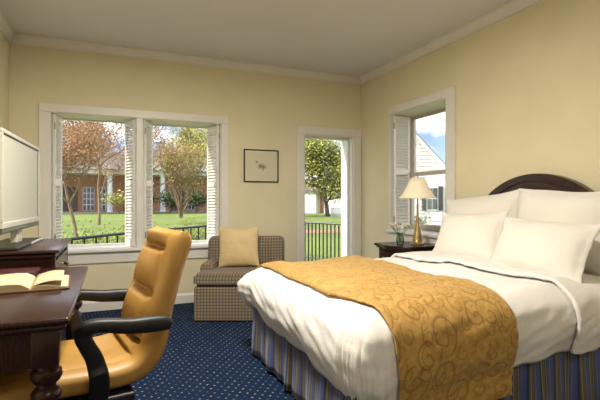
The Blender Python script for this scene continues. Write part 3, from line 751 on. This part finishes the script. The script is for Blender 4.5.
for i, (x, z, w, th) in enumerate(SPc):
    f_ = i/(NR-1); a = SPc[max(i-1, 0)]; b = SPc[min(i+1, NR-1)]
    tx, tz = b[0]-a[0], b[1]-a[1]; l_ = math.hypot(tx, tz); tx /= l_; tz /= l_
    nx, nz_ = -tz, tx                   # candidate normal
    if f_ < .4 and nz_ < 0 or f_ >= .4 and nx < 0: nx, nz_ = -nx, -nz_
    ring = []
    for j in range(NP):
        an = 2*math.pi*j/NP; ca, sa = math.cos(an), math.sin(an); pw = .55
        yy = w/2*math.copysign(abs(ca)**pw, ca); nn_ = th/2*math.copysign(abs(sa)**.7, sa)
        if sa > 0:
            q = abs(yy)/(w/2); inner = 1/(1+math.exp((q-.66)*26))
            for c_ in creases:
                dpt = .040 if f_ > .4 else 0
                nn_ -= dpt*inner*math.exp(-((f_-c_)/.013)**2)*(1+.5*math.exp(-(q/.14)**2))
            if f_ > .40:
                nn_ += .016*inner*abs(math.sin(math.pi*(f_-creases[0])/(creases[1]-creases[0])))*min(1, max(0, (.985-f_)/.06))
            nn_ -= .011*math.exp(-((q-.72)/.05)**2)*min(1, max(0, (.97-f_)/.05))*min(1, f_/.06)
            if f_ < .45: nn_ -= .012*(1-q*q)*math.sin(math.pi*min(1, f_/.42))
        ring.append(bm.verts.new((x+nx*nn_, yy, z+nz_*nn_)))
    rings.append(ring)
for a, b in zip(rings, rings[1:]):
    for j in range(NP): bm.faces.new((a[j], a[(j+1) % NP], b[(j+1) % NP], b[j]))
bm.faces.new(rings[0][::-1]); bm.faces.new(rings[-1])
bd = obj('upholstered_seat_and_back', bm, 'leather', ch, smooth=True)
for s in (-1, 1):                                    # arm loops, flat black band
    path_ = [(-.300, .630), (-.275, .640), (-.22, .645), (-.14, .650), (-.06, .664), (-.01, .668), (.022, .658), (.028, .630), (.012, .590), (-.012, .54), (-.028, .47), (-.032, .40), (-.028, .355)]
    wid = [.022, .030, .032, .030, .027, .026, .028, .030, .030, .032, .036, .038, .036]
    pc = catmull([p+(q,) for p, q in zip(path_, wid)], 5); bm = new_bm(); rg = []
    for i, (x, z, q) in enumerate(pc):
        a = pc[max(i-1, 0)]; b = pc[min(i+1, len(pc)-1)]; t = Vector((b[0]-a[0], 0, b[1]-a[1])).normalized(); nrm = Vector((-t.z, 0, t.x))
        f_ = i/len(pc); yc = s*(.315+.012*math.sin(math.pi*min(1, f_*1.8))) ; yw = .030 if f_ < .5 else .030-.016*min(1, (f_-.5)*4)
        if f_ > .8: yc = s*(.327-.055*(f_-.8)/.2)
        ring = []
        for j in range(16):
            an = 2*math.pi*j/16; ca, sa = math.cos(an), math.sin(an)
            ring.append(bm.verts.new(Vector((x, yc, z))+Vector((0, yw*math.copysign(abs(ca)**.6, ca), 0))+nrm*(q*math.copysign(abs(sa)**.6, sa))))
        rg.append(ring)
    for a, b in zip(rg, rg[1:]):
        for j in range(16): bm.faces.new((a[j], a[(j+1) % 16], b[(j+1) % 16], b[j]))
    bm.faces.new(rg[0][::-1]); bm.faces.new(rg[-1]); obj('armrest', bm, 'black', ch, smooth=50)
obj('seat_plate', bx(-.17, .19, -.29, .29, .335, .368, .008), 'black', ch)
bm = new_bm(); lathe(bm, [(.035, .12), (.035, .20), (.022, .205), (.022, .335)], 20); obj('gas_column', bm, 'black', ch, smooth=40)
bs_ = bm = new_bm(); lathe(bm, [(.05, .085), (.052, .12), (.04, .135)], 20); bs_ = obj('star_base', bm, 'black', ch, smooth=40)
for i in range(5):
    a = 2*math.pi*i/5+.3; bm = new_bm(); tube(bm, [(.03, 0, .11), (.16, 0, .10), (.29, 0, .075)], [.026, .022, .016], 10); obj('spoke', bm, 'black', bs_, rot=(0, 0, a), smooth=40)
    bm = new_bm(); tube(bm, [(.285, -.022, .028), (.285, .022, .028)], .028, 16); tube(bm, [(.285, 0, .03), (.285, 0, .08)], .008, 8); obj('caster', bm, 'black', bs_, rot=(0, 0, a), smooth=40)

# ================================================================== unseen lamps added for indoor fill, above the view and behind the camera
def added_fill_lamp(x, y, label, watts):
    t = thing('added_fill_light', label, 'fill light', (x, y, H))
    bm = new_bm(); lathe(bm, [(.20, 0), (.20, -.025), (.185, -.03)], 32); obj('rim', bm, 'brass', t, smooth=40)
    k = N('added_lamp_bowl'); k.set(Base_Color=(.9, .85, .75, 1), Roughness=.5); k.b.inputs['Emission Color'].default_value = (1, .86, .66, 1); k.b.inputs['Emission Strength'].default_value = 3
    bm = new_bm(); lathe(bm, [(.185, -.03), (.17, -.065), (.13, -.09), (.07, -.105), (.01, -.11)], 32); obj('bowl', bm, k.m, t, smooth=True)
    ld = bpy.data.lights.new('fill_disk', 'AREA'); ld.shape = 'DISK'; ld.size = .5; ld.energy = watts; ld.color = (1, .94, .82); ld.spread = R(180)
    lo = bpy.data.objects.new('fill_disk', ld); C.objects.link(lo); lo.parent = t; lo.location = (0, 0, -.125)
added_fill_lamp(.45, 2.3, 'added fill lamp on the ceiling over the middle of the room, unseen above the view', FILL_LAMP_W)
added_fill_lamp(.9, -.9, 'added fill lamp on the ceiling, unseen behind the camera', FILL_LAMP_W*.26)

# ================================================================== outdoors
GZ = -.3
bm = new_bm(); nxx = 40
P = [[Vector((-90+200*i/nxx, YB+T+.02+110*j/nxx, GZ)) for j in range(nxx+1)] for i in range(nxx+1)]
grid(bm, P); box(bm, -90, 110, YB+T+.02, YB+T+110, GZ-.3, GZ-.02)
struct(obj('lawn', bm, 'lawn'), 'sunlit green lawn outside the windows', 'lawn')
bm = new_bm(); box(bm, XR+T+.02, 60, -20, YB+T, GZ-.3, GZ-.01); struct(obj('side_lawn', bm, 'lawn'), 'strip of lawn between the window and the white house', 'lawn')
struct(obj('mulch_path', bx(6, 40, 17.0, 19.5, GZ, GZ+.02), 'mulch'), 'brown mulch path crossing the lawn beyond the door', 'path')

def railing(pts, gap, label, zt=.62):
    c0 = Vector((pts[0][0], pts[0][1], GZ)); t = thing('iron_railing', label, 'railing', c0)
    P = [Vector((p[0], p[1], 0))-Vector((c0.x, c0.y, 0)) for p in pts]
    for zz, r_ in ((zt-GZ, .022), (.10, .014)):
        bm = new_bm()
        for a, b in zip(P, P[1:]): tube(bm, [a+Vector((0, 0, zz)), b+Vector((0, 0, zz))], r_, 8)
        obj('top_rail' if zz > .5 else 'bottom_rail', bm, 'blackmetal', t, smooth=40)
    me = None
    for a, b in zip(P, P[1:]):
        L_ = (b-a).length; n_ = max(1, int(L_/gap))
        for i in range(n_+1):
            p = a+(b-a)*i/n_
            if me is None:
                bm = new_bm(); box(bm, -.012, .012, -.012, .012, 0, zt-GZ); me = finish(bm)
            link('baluster', me, 'blackmetal', t, (p.x, p.y, 0))
railing([(-1.35, 5.75), (-.504, 6.716), (.217, 7.59), (1.906, 9.129)], .215, 'black iron railing beyond the wide window')
railing([(3.35, 11.4), (4.193, 9.53), (4.689, 8.391), (5.1, 7.45)], .112, 'black iron railing with close balusters beyond the garden door')

# ---- brick building with white columns
bb_ = thing('brick_building', 'red brick building with white columns across the lawn', 'building', (0, 56, GZ))
obj('wall', bx(-26, 14.5, 0, 8, 0, 4.5), 'brick', bb_)
for x in (-15.9, -10.6, -5.1, -.25, 5.3, 10.7):
    bm = new_bm(); yy = -3.6
    lathe(bm, [(.38, 0), (.38, .15), (.30, .22), (.29, 2.0), (.25, 4.05), (.34, 4.12), (.36, 4.3)], 18, (x, yy)); obj('column', bm, 'extwhite', bb_, smooth=40)
obj('entablature', bx(-26.2, 14.7, -4.0, 0, 4.3, 4.75), 'extwhite', bb_)
obj('porch_floor', bx(-26, 14.5, -4.2, 0, 0, .14), 'paving', bb_)
bm = new_bm(); A = [bm.verts.new(p) for p in ((-27, -4.6, 4.75), (15.5, -4.6, 4.75), (15.5, 4, 7.2), (-27, 4, 7.2), (15.5, 9, 4.75), (-27, 9, 4.75))]
bm.faces.new((A[0], A[1], A[2], A[3])); bm.faces.new((A[3], A[2], A[4], A[5])); bm.faces.new((A[0], A[3], A[5])); bm.faces.new((A[1], A[4], A[2])); bm.faces.new((A[0], A[5], A[4], A[1]))
obj('roof', bm, 'roof', bb_)
bm = new_bm(); A = [[bm.verts.new((x, y, z)) for x, z in ((2.2, 4.75), (11.2, 4.75), (6.7, 7.6))] for y in (-4.7, -4.3)]
bm.faces.new(A[0]); bm.faces.new(A[1][::-1])
for i in range(3): bm.faces.new((A[0][i], A[1][i], A[1][(i+1) % 3], A[0][(i+1) % 3]))
obj('pediment', bm, 'extwhite', bb_)
def bwin(x0, x1, z0, z1, cols, rows_):
    f_ = obj('window', bx(x0, x1, -.12, -.005, z0, z1), 'extwhite', bb_); pw, ph = (x1-x0)/cols, (z1-z0)/rows_
    for i in range(cols):
        for j in range(rows_): obj('pane', bx(x0+pw*i+.05, x0+pw*(i+1)-.05, -.14, -.115, z0+ph*j+.05, z0+ph*(j+1)-.05), 'extglass', f_)
for x in (-14.2, -8.6, -3.1, -1.5, 3.0, 8.3, 11.6): bwin(x, x+1.2, .25, 2.9, 3, 4)
for x in (-5.2, 1.2, 6.6): obj('doorway', bx(x, x+1.6, -.06, -.01, .15, 2.9), 'recess_shade', bb_)  # flat slabs, shade of the openings put into their colour

# ---- white garden building and bench beyond the door
wb = thing('garden_house', 'plain white garden house beyond the evergreen tree', 'building', (20.5, 44, GZ), R(-53))
obj('wall', bx(-3.2, .2, 0, 5, 0, 2.5), 'extwhite', wb); obj('wall', bx(1.2, 4.5, 0, 5, 0, 2.3), 'extwhite', wb)
obj('wall', bx(.2, 1.2, 1, 5, 0, 2.3), 'brick', wb)
bm = new_bm(); box(bm, -3.6, 4.9, -.4, 5.4, 2.5, 2.7)
for v in bm.verts:
    if v.co.z > 2.6: v.co.x = v.co.x*.7; v.co.y = 2.5+(v.co.y-2.5)*.3; v.co.z += 1.2
obj('roof', bm, 'roof', wb)
bn = thing('garden_bench', 'weathered grey slatted bench on the lawn beyond the railing', 'bench', (13.45, 24.6, GZ), R(-28))
for i in range(6): obj('back_slat', bx(-.75, .75, .22, .25, .45+.085*i, .515+.085*i), 'bench', bn)
for i in range(5): obj('seat_slat', bx(-.75, .75, -.25+.09*i, -.18+.09*i, .40, .43), 'bench', bn)
for x in (-.72, .72):
    obj('leg', bx(x-.035, x+.035, .19, .26, 0, .98), 'bench', bn); obj('leg', bx(x-.035, x+.035, -.27, -.2, 0, .62), 'bench', bn); obj('arm', bx(x-.04, x+.04, -.3, .22, .62, .66), 'bench', bn)

# ---- white clapboard house seen through the side window
hs = thing('clapboard_house', 'white clapboard gable house beyond the side window', 'building', (11.98, 16.0, GZ), R(-37.2))
pk, ev, hwd = 4.70, 2.36, 2.05
def half_at(z): return hwd if z <= ev else hwd*(pk-z)/(pk-ev)
bm = new_bm(); A = [[bm.verts.new((x, y, z)) for x, z in ((-hwd, 0), (hwd, 0), (hwd, ev), (0, pk), (-hwd, ev))] for y in (.03, 7)]
bm.faces.new(A[0]); bm.faces.new(A[1][::-1])
for i in range(5): bm.faces.new((A[0][i], A[1][i], A[1][(i+1) % 5], A[0][(i+1) % 5]))
obj('wall', bm, 'extwhite', hs)
z = .05
while z < pk-.2:
    h_ = half_at(z+.16); h0_ = half_at(z)
    bm = new_bm(); V_ = [bm.verts.new(p) for p in ((-h0_, -.012, z), (h0_, -.012, z), (h_, .012, z+.16), (-h_, .012, z+.16), (-h0_, .04, z), (h0_, .04, z), (h_, .04, z+.16), (-h_, .04, z+.16))]
    for q in ((0, 1, 2, 3), (4, 7, 6, 5), (0, 4, 5, 1), (3, 2, 6, 7), (0, 3, 7, 4), (1, 5, 6, 2)): bm.faces.new([V_[i] for i in q])
    obj('siding_board', bm, 'extwhite', hs); z += .16
for s_ in (-1, 1):
    bm = new_bm(); sl = (pk-ev)/hwd; A = [[bm.verts.new((s_*x, y, z)) for x, z in ((0, pk), (hwd+.2, ev-.2*sl), (hwd+.2, ev-.2*sl+.12), (0, pk+.12))] for y in (-.12, 7.2)]
    bm.faces.new(A[0]); bm.faces.new(A[1][::-1])
    for i in range(4): bm.faces.new((A[0][i], A[1][i], A[1][(i+1) % 4], A[0][(i+1) % 4]))
    obj('roof_slope', bm, 'roof', hs)
    bm = new_bm(); A = [[bm.verts.new((s_*x, y, z)) for x, z in ((0, pk-.14), (hwd+.2, ev-.2*sl-.14), (hwd+.2, ev-.2*sl+.06), (0, pk+.06))] for y in (-.15, -.10)]
    bm.faces.new(A[0]); bm.faces.new(A[1][::-1])
    for i in range(4): bm.faces.new((A[0][i], A[1][i], A[1][(i+1) % 4], A[0][(i+1) % 4]))
    obj('rake_board', bm, 'extwhite', hs)
wx = 1.05
wf = obj('window', bx(wx-.24, wx+.24, -.05, .03, 1.0, 2.05), 'extwhite', hs)
for i in range(2):
    for j in range(2): obj('pane', bx(wx-.21+.22*i, wx-.01+.22*i, -.06, -.045, 1.05+.48*j, 1.49+.48*j), 'extglass', wf)
for x in (wx-.44, wx+.26): obj('window_shutter', bx(x, x+.18, -.06, -.012, 1.0, 2.05), 'darkplastic', hs)

# ---- trees
def limb(bm, p, d, ln, r, lvl, tips, kids=(3, 5), spread=.75, up=.12, sides=5):
    n_ = 4; pts = [p.copy()]; q = p.copy(); dd = d.copy()
    for i in range(n_):
        dd = (dd+Vector((random.gauss(0, .12), random.gauss(0, .12), random.gauss(up*.5, .10)))).normalized(); q = q+dd*ln/n_; pts.append(q.copy())
    tube(bm, pts, [max(.004, r*(1-.55*i/n_)) for i in range(n_+1)], sides if lvl > 1 else 3, cap=False)
    if lvl == 0: tips.append(q); return
    for k_ in range(random.randint(*kids)):
        f_ = .3+.7*(k_+random.random())/kids[1]; b = pts[min(n_, max(1, int(f_*n_+.5)))]
        a = random.random()*6.283; side = Vector((math.cos(a), math.sin(a), random.uniform(-.1, .5)))
        limb(bm, b, (dd*(1-spread)+side*spread+Vector((0, 0, up))).normalized(), ln*random.uniform(.5, .75), r*.5, lvl-1, tips, kids, spread, up, sides)
    tips.append(q)
def leaves(tips, per_tip, rad, size):
    verts, faces = [], []
    for t in tips:
        for _ in range(per_tip):
            c_ = t+Vector((random.gauss(0, rad), random.gauss(0, rad), random.gauss(0, rad*.8)))
            u_ = Vector((random.gauss(0, 1), random.gauss(0, 1), random.gauss(0, 1))).normalized(); w_ = u_.orthogonal().normalized()
            s_ = size*random.uniform(.6, 1.3); b = len(verts)
            verts += [c_-u_*s_, c_+w_*s_*.5, c_+u_*s_, c_-w_*s_*.5]; faces.append((b, b+1, b+2, b+3))
    me = bpy.data.meshes.new('foliage'); me.from_pydata([tuple(v) for v in verts], [], faces); me.uv_layers.new(name='UVMap'); return me
def tree(name, label, base, h, r, lvl, kids, spread, up, bark, leaf, per_tip, rad, size, stems=1, lean=(0, 0), group=None, first=.5):
    t = thing(name, label, 'tree', (base[0], base[1], GZ), group=group); bm = new_bm(); tips = []
    for s in range(stems):
        a = 2*math.pi*s/stems+.4; off = Vector((math.cos(a), math.sin(a), 0))*(.28 if stems > 1 else 0)
        limb(bm, Vector((0, 0, -.05)), (Vector((lean[0], lean[1], 1))+off).normalized(), h*first, r, lvl, tips, kids, spread, up)
    obj('trunk_and_branches', bm, bark, t, smooth=60)
    if per_tip:
        f_ = link('foliage', leaves(tips, per_tip, rad, size), leaf, t); f_['kind'] = 'stuff'
    return t
G2 = 'garden trees across the lawn'
for sd_, nm, lb, ba, h_, r_, lv, ki, sp, up_, bk_, lf_, pt, ra, sz, st_, ln_, fi in [
    (11, 'bare_tree', 'slender tree with rust coloured budding twigs at the left of the lawn', (-1.15, 17.9), 6.4, .075, 5, (4, 5), .70, .10, 'bark', 'leaf_rust', 5, .14, .034, 1, (-.06, 0), .44),
    (15, 'bare_tree', 'rust budding tree rising just left of the brick porch', (-.7, 28), 11, .10, 5, (4, 5), .7, .12, 'bark', 'leaf_rust', 4, .24, .06, 1, (0, 0), .42),
    (19, 'bare_tree', 'thin rust twigged tree nearer the window mullion', (1.9, 25), 9, .09, 5, (3, 5), .7, .12, 'bark', 'leaf_rust', 4, .22, .05, 1, (-.1, 0), .42),
    (23, 'flowering_tree', 'multi stemmed tree with lime leaves before the right half of the wide window', (5.0, 36), 8.8, .085, 4, (3, 5), .5, .25, 'bark', 'leaf_lime', 4, .40, .075, 5, (0, 0), .4),
    (31, 'flowering_tree', 'pale lime tree standing right of the multi stemmed tree', (8.6, 38), 11, .15, 5, (3, 4), .62, .2, 'bark', 'leaf_lime', 4, .40, .085, 1, (0, 0), .42),
    (41, 'bare_tree', 'tall rust tree behind the brick building roof', (-3, 69), 21, .3, 4, (4, 5), .64, .2, 'bark', 'leaf_rust', 5, .6, .15, 1, (0, 0), .42),
    (47, 'flowering_tree', 'tall lime tree behind the brick building', (11, 70), 19, .3, 5, (3, 5), .64, .2, 'bark', 'leaf_lime', 4, .7, .17, 1, (0, 0), .42),
    (53, 'evergreen_tree', 'broad yellow green tree filling the garden door view', (17.4, 34.6), 14.5, .22, 4, (5, 6), .70, .02, 'barkdark', 'leaf_green', 22, .50, .10, 1, (0, 0), .33),
    (59, 'evergreen_tree', 'dark green tree behind the bench at the right of the door view', (21.6, 35), 14, .2, 4, (5, 6), .70, .02, 'barkdark', 'leaf_green', 22, .5, .10, 1, (0, 0), .34),
    (61, 'evergreen_tree', 'green tree behind the white garden house', (25, 62), 22, .3, 4, (5, 6), .64, .1, 'barkdark', 'leaf_green', 14, .8, .22, 1, (0, 0), .36)]:
    random.seed(sd_); tree(nm, lb, ba, h_, r_, lv, ki, sp, up_, bk_, lf_, pt, ra, sz, st_, ln_, G2, fi)

def shrub(base, r, h, label, group, seed, leaf='leaf_shrub', nleaf=700, size=.05):
    random.seed(seed); t = thing('shrub', label, 'shrub', (base[0], base[1], GZ), group=group); bm = new_bm(); tips = []
    for i in range(9):
        a = random.random()*6.28; limb(bm, Vector((0, 0, 0)), Vector((math.cos(a)*r, math.sin(a)*r, h)).normalized(), h*.75, .012, 1, tips, (3, 4), .5, .1)
    obj('stems', bm, 'barkdark', t)
    f_ = link('foliage', leaves(tips, max(2, nleaf//len(tips)), .10*max(r, h)*1.4, size), leaf, t); f_['kind'] = 'stuff'
G3 = 'shrubs along the railing'
shrub((-.65, 7.9), .5, .88, 'leafy shrub at the railing beside the leaning tree', G3, 1, 'leaf_mid', 1600, .022)
shrub((.30, 9.0), .5, .88, 'leafy shrub at the railing by the window mullion', G3, 2, 'leaf_mid', 1600, .022)
shrub((1.9, 10.1), .45, .88, 'dark leafy shrub low behind the right end of the railing', G3, 3, 'leaf_mid', 1600, .022)
G4 = 'shrubs before the buildings'
for i, x in enumerate((2.9, 5.7, 8.5, 11.3)):
    shrub((x, 49.0), 1.2, 2.0, ('dark shrub before the brick porch, leftmost of four', 'dark shrub before the brick porch, second of four', 'dark shrub before the brick porch, third of four', 'dark shrub before the brick porch, rightmost of four')[i], G4, 20+i, 'leaf_shrub', 900, .15)
shrub((.7, 50), 1.0, 2.0, 'pale green shrub beside the white column of the porch', G4, 30, 'leaf_lime', 500, .13)
for i, (x, y) in enumerate(((11.5, 14.9), (12.7, 13.9))):
    shrub((x, y), .55, .75, ('round shrub at the foot of the white clapboard house, under its gable', 'round shrub at the foot of the white clapboard house, by its window')[i], G4, 40+i, 'leaf_shrub', 600, .05)
